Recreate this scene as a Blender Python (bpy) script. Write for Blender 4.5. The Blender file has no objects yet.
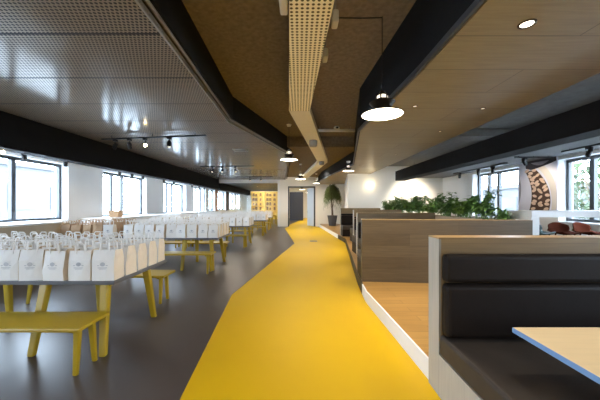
import bpy, math, random
from mathutils import Vector, Matrix
R = random.Random(7)
PI = math.pi
sc = bpy.context.scene
COL = sc.collection

# ------------------------------------------------------------------ materials
def new_mat(name):
    m = bpy.data.materials.new(name); m.use_nodes = True
    nt = m.node_tree
    b = nt.nodes.get('Principled BSDF')
    return m, nt, b

def setin(b, **kw):
    for k, v in kw.items():
        b.inputs[k.replace('_', ' ')].default_value = v

def plain(name, col, rough=0.5, metal=0.0, var=0.12, scale=6.0, bump=0.0, spec=0.5, coat=0.0):
    """noise-varied procedural surface"""
    m, nt, b = new_mat(name)
    N, L = nt.nodes, nt.links
    tc = N.new('ShaderNodeTexCoord')
    no = N.new('ShaderNodeTexNoise'); no.inputs['Scale'].default_value = scale; no.inputs['Detail'].default_value = 4
    L.new(tc.outputs['Object'], no.inputs['Vector'])
    mix = N.new('ShaderNodeMix'); mix.data_type = 'RGBA'
    a = [max(0, c * (1 - var)) for c in col]; c2 = [min(1, c * (1 + var)) for c in col]
    mix.inputs['A'].default_value = (*a, 1); mix.inputs['B'].default_value = (*c2, 1)
    L.new(no.outputs['Fac'], mix.inputs['Factor'])
    L.new(mix.outputs['Result'], b.inputs['Base Color'])
    b.inputs['Roughness'].default_value = rough
    b.inputs['Metallic'].default_value = metal
    b.inputs['Specular IOR Level'].default_value = spec
    b.inputs['Coat Weight'].default_value = coat
    if bump:
        bp = N.new('ShaderNodeBump'); bp.inputs['Strength'].default_value = bump; bp.inputs['Distance'].default_value = 0.02
        L.new(no.outputs['Fac'], bp.inputs['Height']); L.new(bp.outputs['Normal'], b.inputs['Normal'])
    return m

def wood(name, c1, c2, rough=0.45, plank=(1.8, 0.2), axis='xy', grain=1.0, seam=0.006, spec=0.4):
    """boards with grain; axis picks (long, across) object axes"""
    m, nt, b = new_mat(name)
    N, L = nt.nodes, nt.links
    tc = N.new('ShaderNodeTexCoord'); sp = N.new('ShaderNodeSeparateXYZ'); L.new(tc.outputs['Object'], sp.inputs[0])
    cb = N.new('ShaderNodeCombineXYZ')
    L.new(sp.outputs[axis[0].upper()], cb.inputs['X']); L.new(sp.outputs[axis[1].upper()], cb.inputs['Y'])
    br = N.new('ShaderNodeTexBrick')
    br.inputs['Scale'].default_value = 1; br.inputs['Brick Width'].default_value = plank[0]; br.inputs['Row Height'].default_value = plank[1]
    br.inputs['Mortar Size'].default_value = seam; br.inputs['Mortar Smooth'].default_value = 0.3
    br.inputs['Color1'].default_value = (*c1, 1); br.inputs['Color2'].default_value = (*c2, 1)
    br.inputs['Mortar'].default_value = (c1[0] * .45, c1[1] * .45, c1[2] * .45, 1)
    L.new(cb.outputs[0], br.inputs['Vector'])
    mp = N.new('ShaderNodeMapping'); mp.inputs['Scale'].default_value = (1.5, 22, 1)
    L.new(cb.outputs[0], mp.inputs['Vector'])
    no = N.new('ShaderNodeTexNoise'); no.inputs['Scale'].default_value = 1.6; no.inputs['Detail'].default_value = 5; no.inputs['Distortion'].default_value = 0.6
    L.new(mp.outputs[0], no.inputs['Vector'])
    rp = N.new('ShaderNodeMapRange'); rp.inputs['To Min'].default_value = 1 - .35 * grain; rp.inputs['To Max'].default_value = 1 + .35 * grain
    L.new(no.outputs['Fac'], rp.inputs['Value'])
    mx = N.new('ShaderNodeVectorMath'); mx.operation = 'SCALE'
    L.new(br.outputs['Color'], mx.inputs[0]); L.new(rp.outputs[0], mx.inputs['Scale'])
    L.new(mx.outputs[0], b.inputs['Base Color'])
    b.inputs['Roughness'].default_value = rough
    b.inputs['Specular IOR Level'].default_value = spec
    return m

def perforated(name, col, hole, pitch, radius, axis='xy', metal=0.0, rough=0.4, aspect=(1, 1), seams=None, stagger=False):
    m, nt, b = new_mat(name)
    N, L = nt.nodes, nt.links
    def math_(op, a, b_=None):
        n = N.new('ShaderNodeMath'); n.operation = op
        for i, v in enumerate((a, b_)):
            if v is None: continue
            if isinstance(v, (int, float)): n.inputs[i].default_value = v
            else: L.new(v, n.inputs[i])
        return n.outputs[0]
    tc = N.new('ShaderNodeTexCoord'); sp = N.new('ShaderNodeSeparateXYZ'); L.new(tc.outputs['Object'], sp.inputs[0])
    u = math_('DIVIDE', sp.outputs[axis[0].upper()], pitch * aspect[0]); v = math_('DIVIDE', sp.outputs[axis[1].upper()], pitch * aspect[1])
    if stagger:
        u = math_('ADD', u, math_('MULTIPLY', math_('MODULO', math_('FLOOR', v), 2.0), 0.5))
    fu = math_('SUBTRACT', math_('FRACT', u), 0.5); fv = math_('SUBTRACT', math_('FRACT', v), 0.5)
    d = math_('SQRT', math_('ADD', math_('MULTIPLY', fu, fu), math_('MULTIPLY', fv, fv)))
    h = math_('LESS_THAN', d, radius)
    if seams:
        s = math_('FRACT', math_('DIVIDE', math_('ADD', sp.outputs['Y'], 10.12), seams))
        h = math_('MAXIMUM', h, math_('LESS_THAN', s, 0.03))
    mix = N.new('ShaderNodeMix'); mix.data_type = 'RGBA'
    mix.inputs['A'].default_value = (*col, 1); mix.inputs['B'].default_value = (*hole, 1)
    b.inputs['Specular IOR Level'].default_value = .10
    L.new(h, mix.inputs['Factor']); L.new(mix.outputs['Result'], b.inputs['Base Color'])
    L.new(math_('MULTIPLY', math_('SUBTRACT', 1.0, h), metal), b.inputs['Metallic'])
    L.new(math_('ADD', math_('MULTIPLY', h, 0.5), rough), b.inputs['Roughness'])
    return m

def emit(name, col, strength):
    m, nt, b = new_mat(name)
    setin(b, Base_Color=(*col, 1), Emission_Color=(*col, 1), Emission_Strength=strength)
    return m

def glass_mat(name, tint=(0.97, 0.99, 1.0), fac=0.06):
    m = bpy.data.materials.new(name); m.use_nodes = True
    nt = m.node_tree; nt.nodes.clear()
    o = nt.nodes.new('ShaderNodeOutputMaterial'); mx = nt.nodes.new('ShaderNodeMixShader')
    t = nt.nodes.new('ShaderNodeBsdfTransparent'); t.inputs[0].default_value = (*tint, 1)
    g = nt.nodes.new('ShaderNodeBsdfGlossy'); g.inputs['Roughness'].default_value = 0.02
    mx.inputs[0].default_value = fac
    nt.links.new(t.outputs[0], mx.inputs[1]); nt.links.new(g.outputs[0], mx.inputs[2]); nt.links.new(mx.outputs[0], o.inputs[0])
    return m

M = {}
M['white_wall'] = plain('white_wall', (0.86, 0.86, 0.86), 0.8, var=.03, scale=2)
M['cream_wall'] = plain('cream_wall', (0.86, 0.83, 0.76), 0.8, var=.03, scale=2)
M['grey_floor'] = plain('grey_floor', (0.074, 0.060, 0.057), 0.34, var=.10, scale=1.3, spec=0.4)
M['yellow_floor'] = plain('yellow_floor', (0.67, 0.425, 0.002), 0.5, var=.05, scale=1.1, spec=0.18)
M['concrete'] = plain('concrete', (0.215, 0.170, 0.120), 0.9, var=.45, scale=16.0, bump=.5, spec=.2)
M['concrete_grey'] = plain('concrete_grey', (0.125, 0.118, 0.105), 0.9, var=.4, scale=7, bump=.3)
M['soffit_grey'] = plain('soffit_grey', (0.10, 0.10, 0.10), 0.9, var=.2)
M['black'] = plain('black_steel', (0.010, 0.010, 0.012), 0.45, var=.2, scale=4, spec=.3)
M['black_beam'] = plain('black_beam', (0.010, 0.010, 0.0115), 0.8, var=.2, scale=2, spec=.12)
M['dark_grey'] = plain('dark_grey_frame', (0.045, 0.052, 0.06), 0.4, var=.1)
M['rail_metal'] = plain('rail_metal', (0.34, 0.31, 0.27), 0.4, metal=.0, var=.1)
M['metal_ceiling'] = perforated('perforated_metal_ceiling', (0.27, 0.212, 0.152), (0.018, 0.014, 0.011), 0.042, 0.34, metal=.0, rough=.13, seams=1.0, stagger=True)
M['tray_perf'] = perforated('perforated_cream_tray', (0.95, 0.83, 0.52), (0.14, 0.10, 0.035), 0.047, 0.29, rough=.45, aspect=(1, 1.0))
M['tray_plain'] = plain('cream_tray', (0.74, 0.65, 0.45), 0.5, var=.06)
M['wood_ceiling'] = wood('wood_ceiling', (0.315, 0.258, 0.145), (0.275, 0.222, 0.122), 0.42, (2.4, 0.6), 'xy', .85, .006)
M['booth_wood'] = wood('booth_wood', (0.112, 0.079, 0.043), (0.084, 0.058, 0.031), 0.45, (1.6, 0.2), 'xz', 1.1, .002)
M['booth_wood_lit'] = wood('booth_wood_lit', (0.24, 0.18, 0.11), (0.20, 0.15, 0.09), 0.45, (1.6, 0.2), 'xz', .9, .002)  # booth wood lightened to stand for light on the rear partitions
M['booth_oak'] = wood('booth_oak', (0.20, 0.128, 0.050), (0.185, 0.118, 0.046), 0.45, (3.0, 0.4), 'xz', .8, .001)
M['table_edge'] = plain('daylit_table_edge', (0.16, 0.33, 0.68), 0.4, var=.05)  # blue of reflected daylight painted onto the white table edge
M['oak_rail'] = wood('oak_rail', (0.42, 0.26, 0.10), (0.40, 0.25, 0.10), 0.4, (3, 0.5), 'xy', .7, .001)
M['end_panel'] = wood('pale_grey_wood', (0.46, 0.44, 0.40), (0.43, 0.41, 0.375), 0.5, (3, 0.6), 'zy', .5, .001)
M['platform_wood'] = wood('platform_oak', (0.46, 0.265, 0.08), (0.37, 0.205, 0.06), 0.35, (1.4, 0.14), 'xy', .7, .003)
M['table_cream'] = wood('cream_table_top', (0.86, 0.68, 0.42), (0.84, 0.66, 0.41), 0.35, (3, 1.2), 'xy', .25, .0)
M['leather'] = plain('black_leather', (0.015, 0.0115, 0.0105), 0.5, var=.25, scale=9, bump=.12, spec=.13)
M['seat_fabric'] = plain('dark_brown_leather', (0.048, 0.039, 0.034), 0.55, var=.2, scale=9, bump=.12, spec=.25)
M['yellow_lac'] = plain('mustard_lacquer', (0.42, 0.285, 0.012), 0.38, var=.07, scale=5)
M['table_top'] = plain('grey_table_top', (0.11, 0.115, 0.13), 0.35, var=.08)
M['white'] = plain('white_lacquer', (0.82, 0.82, 0.82), 0.45, var=.02)
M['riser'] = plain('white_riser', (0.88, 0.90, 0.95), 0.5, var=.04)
M['paper'] = plain('white_paper', (0.86, 0.85, 0.84), 0.75, var=.03, scale=14, bump=.12)
M['paper_side_shade'] = plain('shaded_white_paper', (0.74, 0.63, 0.50), 0.75, var=.06, scale=14, bump=.12)  # warm shading of the white bags' gussets tinted into the paper
M['kraft'] = plain('kraft_paper', (0.47, 0.30, 0.17), 0.8, var=.10, scale=10, bump=.12)
M['print'] = plain('grey_print', (0.50, 0.51, 0.55), 0.8, var=.2)
M['beige'] = plain('beige_upholstery', (0.52, 0.44, 0.33), 0.8, var=.06)
M['soil'] = plain('soil', (0.05, 0.035, 0.025), 0.95, var=.4, scale=30, bump=.4)
M['planter'] = plain('grey_planter', (0.33, 0.28, 0.22), 0.7, var=.12)
M['leaf'] = plain('green_leaf', (0.15, 0.26, 0.05), 0.45, var=.5, scale=5)
M['leaf2'] = plain('deep_green_leaf', (0.10, 0.20, 0.05), 0.45, var=.5, scale=5)
M['olive_leaf'] = plain('olive_leaf', (0.10, 0.14, 0.03), 0.5, var=.5, scale=4)
M['bark'] = plain('bark', (0.12, 0.08, 0.05), 0.9, var=.3, scale=20)
M['pot'] = plain('charcoal_pot', (0.05, 0.05, 0.055), 0.6, var=.1)
M['red_shell'] = plain('red_brown_shell', (0.075, 0.018, 0.009), 0.95, var=.15, spec=.03)
M['green_shell'] = plain('dark_green_shell', (0.02, 0.055, 0.05), 0.4, var=.15)
M['navy'] = plain('navy_wall', (0.030, 0.036, 0.055), 0.3, var=.15)
M['blue_white'] = plain('blue_white_door', (0.60, 0.68, 0.76), 0.4, var=.03)
M['bronze'] = plain('dark_bronze', (0.05, 0.036, 0.022), 0.32, metal=.7, var=.2)
M['grey_box'] = plain('grey_plastic', (0.28, 0.28, 0.28), 0.5, var=.05)
M['cream_box'] = plain('cream_plastic', (0.62, 0.58, 0.50), 0.5, var=.05)
M['yellow_shelf'] = plain('yellow_shelf', (0.90, 0.72, 0.26), 0.5, var=.06)
M['shelf_item'] = plain('dark_shelf_goods', (0.16, 0.10, 0.05), 0.6, var=.4)
M['orange_print'] = plain('orange_brown_print', (0.50, 0.26, 0.12), 0.6, var=.5, scale=3)
M['dark_print'] = plain('dark_brown_print', (0.09, 0.06, 0.05), 0.6, var=.5, scale=3)
M['glass'] = glass_mat('window_glass')
M['lamp_glow'] = emit('lamp_glow', (1.0, 0.88, 0.66), 9)
M['socket_glow'] = emit('socket_glow', (1.0, 0.9, 0.72), 1.6)
M['spot_glow'] = emit('spot_glow', (1.0, 0.72, 0.34), 60)
M['spot_dim'] = emit('spot_dim', (1.0, 0.86, 0.66), 1.3)
M['down_dim'] = emit('down_dim', (1.0, 0.85, 0.62), 1.5)
M['down_glow'] = emit('down_glow', (1.0, 0.88, 0.70), 8)
M['out_ground'] = plain('outdoor_paving', (0.55, 0.55, 0.53), 0.9, var=.1, scale=.5)
M['out_wall'] = plain('outdoor_pale_wall', (0.070, 0.072, 0.074), 0.9, var=.06, scale=.5)
M['out_glass'] = plain('outdoor_window', (0.03, 0.034, 0.038), 0.2, var=.1)
M['out_leaf'] = plain('outdoor_leaf', (0.035, 0.055, 0.014), 0.6, var=.5, scale=.9)  # dark base green of the outdoor foliage
M['poster_bg'] = plain('poster_pale', (0.78, 0.77, 0.90), 0.6, var=.15, scale=1.5)
M['poster_pale'] = plain('poster_cream', (0.74, 0.68, 0.64), 0.6, var=.08, scale=2)
M['poster_dark'] = plain('poster_dark', (0.035, 0.028, 0.045), 0.6, var=.3)
M['poster_brown'] = plain('poster_brown', (0.075, 0.03, 0.016), 0.6, var=.3)
M['poster_nut'] = plain('poster_nut', (0.78, 0.57, 0.43), 0.6, var=.25, scale=7)
M['poster_grey'] = plain('poster_grey', (0.27, 0.26, 0.32), 0.6, var=.3)

# ------------------------------------------------------------------ mesh building
class MB:
    def __init__(s): s.v = []; s.f = []; s.mi = []
    def add(s, vs, fs, mi=0):
        b = len(s.v); s.v += [tuple(p) for p in vs]; s.f += [tuple(b + i for i in f) for f in fs]; s.mi += [mi] * len(fs)
    def box(s, x0, x1, y0, y1, z0, z1, mi=0):
        vs = [(x, y, z) for z in (z0, z1) for y in (y0, y1) for x in (x0, x1)]
        s.add(vs, [(0, 2, 3, 1), (4, 5, 7, 6), (0, 1, 5, 4), (2, 6, 7, 3), (0, 4, 6, 2), (1, 3, 7, 5)], mi)
        return s
    def prism(s, poly, z0, z1, mi=0):
        n = len(poly)
        vs = [(x, y, z0) for x, y in poly] + [(x, y, z1) for x, y in poly]
        fs = [tuple(range(n - 1, -1, -1)), tuple(range(n, 2 * n))] + [(i, (i + 1) % n, n + (i + 1) % n, n + i) for i in range(n)]
        s.add(vs, fs, mi); return s
    def wallpath(s, pts, z0, z1, t, mi=0):
        """vertical band of thickness t to the left-normal side along an open polyline"""
        nrm = []
        for i in range(len(pts)):
            a = Vector(pts[max(0, i - 1)]); b = Vector(pts[min(len(pts) - 1, i + 1)])
            d = (b - a).normalized(); nrm.append(Vector((-d.y, d.x)))
        q = [Vector(p) + n * t for p, n in zip(pts, nrm)]
        for i in range(len(pts) - 1):
            s.prism([pts[i], pts[i + 1], tuple(q[i + 1]), tuple(q[i])], z0, z1, mi)
        return s
    def tube(s, pts, r, n=8, mi=0, caps=True):
        pts = [Vector(p) for p in pts]
        rs = r if isinstance(r, (list, tuple)) else [r] * len(pts)
        vs = []; prev = None
        for i, p in enumerate(pts):
            d = (pts[min(i + 1, len(pts) - 1)] - pts[max(i - 1, 0)]).normalized()
            if prev is None:
                a = d.cross(Vector((0, 0, 1)) if abs(d.z) < .9 else Vector((1, 0, 0))).normalized()
            else:
                a = (prev - d * prev.dot(d)).normalized()
            prev = a; b = d.cross(a)
            for k in range(n):
                t = 2 * PI * k / n
                vs.append(p + (a * math.cos(t) + b * math.sin(t)) * rs[i])
        fs = []
        for i in range(len(pts) - 1):
            for k in range(n):
                fs.append((i * n + k, i * n + (k + 1) % n, (i + 1) * n + (k + 1) % n, (i + 1) * n + k))
        if caps:
            fs.append(tuple(range(n - 1, -1, -1))); fs.append(tuple((len(pts) - 1) * n + k for k in range(n)))
        s.add(vs, fs, mi); return s
    def lathe(s, prof, n=28, at=(0, 0, 0), mi=0, close=False):
        vs = []
        for r, z in prof:
            for k in range(n):
                t = 2 * PI * k / n
                vs.append((at[0] + r * math.cos(t), at[1] + r * math.sin(t), at[2] + z))
        fs = []
        for i in range(len(prof) - 1):
            for k in range(n):
                fs.append((i * n + k, i * n + (k + 1) % n, (i + 1) * n + (k + 1) % n, (i + 1) * n + k))
        if close:
            fs.append(tuple(range(n - 1, -1, -1))); fs.append(tuple((len(prof) - 1) * n + k for k in range(n)))
        s.add(vs, fs, mi); return s
    def xform(s, mat):
        s.v = [tuple(mat @ Vector(p)) for p in s.v]; return s
    def build(s, name, mats, parent=None, smooth=False, bevel=0.0, seg=2, sub=0):
        me = bpy.data.meshes.new(name); me.from_pydata(s.v, [], s.f); me.update()
        if not isinstance(mats, (list, tuple)): mats = [mats]
        for m in mats: me.materials.append(m)
        if len(mats) > 1: me.polygons.foreach_set('material_index', s.mi)
        if smooth: me.polygons.foreach_set('use_smooth', [True] * len(s.f))
        o = bpy.data.objects.new(name, me); COL.objects.link(o)
        if parent: o.parent = parent
        if bevel:
            b = o.modifiers.new('bevel', 'BEVEL'); b.width = bevel; b.segments = seg; b.limit_method = 'ANGLE'; b.angle_limit = math.radians(40)
            b.harden_normals = False
        if sub:
            u = o.modifiers.new('sub', 'SUBSURF'); u.levels = sub; u.render_levels = sub
        return o

def empty(name, loc=(0, 0, 0), rz=0):
    o = bpy.data.objects.new(name, None); COL.objects.link(o); o.location = loc; o.rotation_euler = (0, 0, rz); o.empty_display_size = .1
    return o
def tag(o, label, cat, group=None, kind=None):
    o['label'] = label; o['category'] = cat
    if group: o['group'] = group
    if kind: o['kind'] = kind
    return o
def struct(o, label=None):
    o['kind'] = 'structure'
    if label: o['label'] = label
    return o
def dup(o, loc, rz, parent=None):
    c = o.copy(); COL.objects.link(c)
    if parent: c.parent = parent
    if loc is not None: c.location = loc; c.rotation_euler = (0, 0, rz)
    for ch in list(o.children): dup(ch, None, 0, c)
    return c
ORD = ['first', 'second', 'third', 'fourth', 'fifth', 'sixth', 'seventh', 'eighth', 'ninth', 'tenth', 'eleventh', 'twelfth']

# ------------------------------------------------------------------ room shell
XL, XR, YB, YF, Y2 = -6.65, 6.65, -4.0, 19.5, 32.0
ZC, ZC2, ZM, ZW, ZS = 3.80, 3.45, 3.27, 2.95, 2.75

struct(MB().box(XL - .4, XR + .4, YB, Y2 + .3, -.15, 0).build('floor', M['grey_floor']))
path_left = [(-.80, YB), (-.92, 2.15), (-1.126, 4.67), (-.19, 10.9), (-.93, 17.9), (-.80, 19.55), (-.72, 21.5), (.62, Y2)]
riser_line = [(1.11, YB), (1.105, 2.385), (1.02, 4.3), (1.10, 5.3), (1.80, 11.0), (1.37, 18.6), (1.20, 19.42), (1.20, 19.6), (1.9, 22), (1.9, Y2)]
struct(MB().prism(path_left[::-1] + riser_line, 0.0, .004).build('floor_path', M['yellow_floor']), 'glossy yellow walkway running down the room')

# raised oak platform on the right with its white riser
plat = [(1.125, 2.385), (1.04, 4.3), (1.12, 5.3), (1.82, 11.0), (1.39, 18.6), (1.39, 19.5), (3.12, 19.5), (2.25, 13.0), (3.58, 13.0), (3.58, 2.385)]
struct(MB().prism(plat, 0, .17).build('floor_platform', M['platform_wood']), 'raised oak platform under the booths')
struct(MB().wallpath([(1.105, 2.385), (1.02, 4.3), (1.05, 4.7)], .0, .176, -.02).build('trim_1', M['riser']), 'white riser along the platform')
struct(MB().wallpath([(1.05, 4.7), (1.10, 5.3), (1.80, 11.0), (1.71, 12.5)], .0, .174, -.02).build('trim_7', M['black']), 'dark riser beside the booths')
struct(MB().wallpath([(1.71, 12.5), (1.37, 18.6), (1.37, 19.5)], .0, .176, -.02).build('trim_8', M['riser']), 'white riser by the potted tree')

# walls with window openings
def wall_y(name, x0, x1, y0, y1, z1, wins, zs, zt, mat):
    mb = MB(); y = y0
    for a, b in wins:
        mb.box(x0, x1, y, a, 0, z1); mb.box(x0, x1, a, b, 0, zs); mb.box(x0, x1, a, b, zt, z1); y = b
    mb.box(x0, x1, y, y1, 0, z1)
    return struct(mb.build(name, mat))
SILL, HEAD = 1.08, 2.66
WL = [(-3.0, -.35), (1.15, 3.85), (5.36, 8.05), (9.48, 12.17), (13.75, 16.4), (17.6, 19.4), (20.4, 22.0), (23.0, 25.2), (26.4, 28.6), (29.4, 31.2)]
WR = [(-2.9, -.6), (1.0, 3.2), (4.75, 7.19), (8.48, 10.75)]
wall_y('wall_left', XL - .38, XL, YB, Y2, 3.9, WL, SILL, HEAD, M['white_wall'])
wall_y('wall_right', XR, XR + .38, YB, Y2, 3.9, WR, SILL, HEAD, M['white_wall'])
def window(n, side, y0, y1, mull):
    xo = (XL - .24) if side < 0 else (XR + .24)
    w = empty('window_%d' % n, (xo, y0, SILL)); struct(w, 'dark framed window in the %s wall' % ('left' if side < 0 else 'right'))
    H = HEAD - SILL; W = y1 - y0; f = .075
    m = MB(); m.box(-.04, .04, 0, W, 0, f); m.box(-.04, .04, 0, W, H - f, H); m.box(-.04, .04, 0, f, f, H - f); m.box(-.04, .04, W - f, W, f, H - f)
    for t in mull: m.box(-.045, .045, t * W - .05, t * W + .05, f, H - f)
    m.build('window_frame', M['dark_grey'], w)
    MB().box(-.006, .006, f, W - f, f, H - f).build('window_pane', M['glass'], w)
    MB().box(-.05 if side > 0 else -.02, .02 if side > 0 else .05, -.0, W, -.0, .012).build('window_sill', M['white'], w)
    # sky portal
    l = bpy.data.lights.new('sky_portal', 'AREA'); l.shape = 'RECTANGLE'; l.size = W; l.size_y = H; l.cycles.is_portal = True
    lo = bpy.data.objects.new('sky_portal', l); COL.objects.link(lo)
    lo.location = (xo + .2 * side, y0 + W / 2, SILL + H / 2)
    lo.rotation_euler = Vector((-side, 0, 0)).to_track_quat('-Z', 'Y').to_euler()
    l.size, l.size_y = W, H
k = 1
for a, b in WL: window(k, -1, a, b, (.28, .50)); k += 1
for a, b in WR: window(k, 1, a, b, (.515, .73) if a > 8 else (.74,)); k += 1

struct(MB().box(XL - .4, XR + .4, YB - .2, YB, 0, 3.9).build('wall_back', M['white_wall']))
struct(MB().box(XL - .4, XR + .4, Y2, Y2 + .2, 0, 3.9).build('wall_far', M['cream_wall']))
# white cross wall behind the booths and the niche side
struct(MB().box(2.25, XR, 13.0, 13.16, 0, 3.46).build('wall_front', M['cream_wall']))
struct(MB().prism([(2.25, 13.16), (3.12, YF), (3.3, YF), (2.45, 13.16)], 0, 3.45).build('wall_niche', M['white_wall']))
# end wall with glazing on its left and the door opening
e = MB(); e.box(-1.36, -.80, YF, YF + .3, 0, 3.45); e.box(-.80, 1.10, YF, YF + .2, 2.80, 3.45); e.box(1.10, 3.3, YF, YF + .2, 0, 3.45)
struct(e.build('wall_end', M['cream_wall']))
g = empty('window_%d' % k, (0, YF, 0)); struct(g, 'glazed screen to the far room')
m = MB(); m.box(XL, -1.36, 0, .14, 3.03, 3.27); m.box(-1.52, -1.36, -.02, .14, 0, 3.03); m.box(XL, XL + .12, 0, .14, 0, 3.03)
m.build('window_frame', M['white_wall'], g)
m = MB(); m.box(XL, -1.52, .06, .07, .0, 3.03); m.build('window_pane', M['glass'], g)
# open door
d = empty('door_1', (0, YF, 0)); struct(d, 'tall doorway with dark jambs and an open pale leaf')
m = MB(); m.box(-.80, -.72, -.03, .22, 0, 2.80); m.box(1.0, 1.10, -.03, .22, 0, 2.80); m.box(-.72, 1.0, -.03, .22, 2.72, 2.80)
m.build('door_frame', M['dark_grey'], d)
lf = MB().box(-.92, 0, 0, .05, .01, 2.70).build('door_leaf', M['blue_white'], d); lf.location = (1.0, .2, 0); lf.rotation_euler = (0, 0, -math.radians(62))
hb = MB(); hb.tube([(-.84, -.06, 1.0), (-.72, -.06, 1.0)], .012); hb.tube([(-.84, 0, 1.0), (-.84, -.06, 1.0)], .012); hb.build('door_handle', M['rail_metal'], lf)
struct(MB().box(1.92, 2.1, YF + .2, Y2, 0, 3.45).build('wall_corridor', M['white_wall']))

# far side room and corridor
struct(MB().box(-.95, .36, 27.0, 27.15, 0, 2.75).build('wall_navy', M['navy']))

# ceilings
struct(MB().box(XL - .4, XR + .4, YB, 9.4, ZC, ZC + .2).build('ceiling', M['concrete']))
struct(MB().box(XL - .4, XR + .4, 9.4, Y2 + .2, ZC2, ZC2 + .55).build('ceiling_rear', M['concrete']))
metal_edge = [(-1.40, YB), (-1.40, 2.4), (-1.51, 5.93), (-.37, 9.9), (-.97, YF)]
struct(MB().prism([(-5.6, YB)] + metal_edge + [(-5.6, YF)], ZM, ZM + .03).build('ceiling_metal', M['metal_ceiling']), 'perforated metal ceiling panels')
rl = MB()
rl.wallpath(metal_edge, ZM - .02, ZM + .05, .012); rl.wallpath([(x + .06, y) for x, y in metal_edge], ZM + .03, ZM + .06, .02)
struct(rl.build('trim_2', M['rail_metal']), 'metal edge rails of the perforated ceiling')
struct(MB().wallpath([(x + .10, y) for x, y in metal_edge], ZM + .05, ZC, .03).build('trim_3', M['black_beam']), 'black upstand beside the perforated ceiling')
wood_edge = [(1.36, YB), (1.33, 3.0), (1.2, 5.53), (1.98, 10.15), (1.30, 16.5), (1.30, YF)]
struct(MB().prism(wood_edge + [(3.3, YF), (3.3, YB)], ZW, ZW + .04).build('ceiling_wood', M['wood_ceiling']), 'timber board ceiling over the booths')
struct(MB().wallpath([(x - .01, y) for x, y in wood_edge], ZW + .02, ZC, -.03).build('trim_4', M['black_beam']), 'black upstand beside the timber ceiling')
rl = MB(); rl.wallpath([(x - .05, y) for x, y in wood_edge], ZW - .005, ZW + .05, -.03)
struct(rl.build('trim_5', M['dark_grey']), 'steel edge rail of the timber ceiling')
struct(MB().box(3.27, 3.3, YB, 13, ZW + .02, 3.32).build('trim_6', M['dark_grey']))
struct(MB().box(3.3, XR, YB, 13, 3.30, 3.40).build('ceiling_right', M['concrete_grey']))
m = MB()
for y in (.6, 6.6): m.box(3.3, XR, y, y + .4, 3.12, 3.30)
struct(m.build('ceiling_rib', M['concrete_grey']), 'concrete cross ribs over the window side')
struct(MB().box(XL, -5.95, YB, YF, ZS, 3.30).build('ceiling_soffit', M['white_wall']))
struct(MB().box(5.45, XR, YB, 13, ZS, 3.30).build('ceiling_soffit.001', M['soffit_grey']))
struct(MB().box(-5.95, -5.6, YB, YF, 2.59, 3.30).build('beam', M['black_beam'], bevel=.01), 'black beam along the left windows')
struct(MB().box(-5.95, -5.6, YF + .2, Y2, 2.59, 3.09).build('beam.002', M['black_beam']), 'black beam continuing in the far room')
b = MB().box(3.9, 4.3, YB, 11.4, 2.49, 2.87)
for y in (-2, -.5): b.tube([(4.1, y, 2.86), (4.1, y, 3.31)], .02)
struct(b.build('beam.001', M['black_beam'], bevel=.05, seg=3), 'black beam hung along the right side')
# far room ceiling
struct(MB().box(XL, -1.3, YF + .3, Y2, 3.10, 3.14).build('ceiling_far', M['black']))

# ------------------------------------------------------------------ cable tray
tr = empty('cable_tray', (0, 0, 3.2)); tag(tr, 'long cream cable tray zigzagging under the concrete ceiling, perforated at the near end', 'cable tray')
def seg(p, q, w, z0, z1):
    d = (Vector(q) - Vector(p)).normalized(); n = Vector((d.y, -d.x)) * w / 2
    p, q = Vector(p), Vector(q)
    return [tuple(p - n), tuple(p + n), tuple(q + n), tuple(q - n)]
A, B, C_, D_ = (.18, .4), (-.005, 5.06), (.93, 11.2), (.16, 19.4)
a_ = seg(A, B, .375, 0, 0); b_ = seg(B, C_, .38, 0, 0); c_ = seg(C_, D_, .40, 0, 0)
MB().prism(a_, 0, .12).build('perforated_section', M['tray_perf'], tr)
MB().prism([a_[3], a_[2], b_[2], b_[3]], 0, .13).build('middle_section', M['tray_plain'], tr)
MB().prism([b_[3], b_[2], c_[2], c_[3]], 0, .13).build('far_section', M['tray_plain'], tr)
for (x, y) in ((.1, 1.2), (.03, 3.4), (.3, 7), (.6, 9.0), (.7, 13), (.4, 16.5)):
    MB().tube([(x, y, .11), (x, y, (ZC if y < 9.4 else ZC2) - 3.2)], .012).build('hanger_rod', M['rail_metal'], tr)
def ceiling_box(name, x0, x1, y0, y1, z0, z1, mat, label):
    t = empty(name, (0, 0, 0)); tag(t, label, 'box')
    MB().box(x0, x1, y0, y1, z0, z1).build('casing', mat, t, bevel=.015)
    mm = MB(); mm.tube([((x0 + x1) / 2, (y0 + y1) / 2, z1), ((x0 + x1) / 2, (y0 + y1) / 2, ZC if y1 < 9.4 else ZC2)], .012)
    mm.build('mounting_rod', M['rail_metal'], t); return t
ceiling_box('junction_box', -.175, -.105, 2.35, 2.55, 3.22, 3.32, M['cream_box'], 'cream junction box beside the perforated tray on its window side')
t = ceiling_box('junction_box', .31, .37, 2.62, 2.75, 3.22, 3.34, M['cream_box'], 'cream junction box with curled wires on the booth side of the tray')
w = MB()
for q in range(3):
    w.tube([(.34 + .05 * math.sin(i * .55 + q), 2.5 - .02 * i, 3.40 + .05 * math.cos(i * .6 + q)) for i in range(12)], .005, 6)
w.build('wire', M['black'], t)
ceiling_box('junction_box', .275, .335, 3.25, 3.4, 3.22, 3.33, M['cream_box'], 'small cream box further down the booth side of the tray')
t = empty('ceiling_loudspeaker', (.36, 7.35, 3.02)); tag(t, 'grey loudspeaker fixed under the middle of the cream tray', 'speaker')
MB().lathe([(.0, 0), (.09, .01), (.105, .06), (.105, .17), (.0, .18)], 20).build('cabinet', M['grey_box'], t, smooth=False)
t = empty('ceiling_loudspeaker', (.86, 10.9, 3.05)); tag(t, 'small dark loudspeaker under the far bend of the cream tray', 'speaker')
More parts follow.
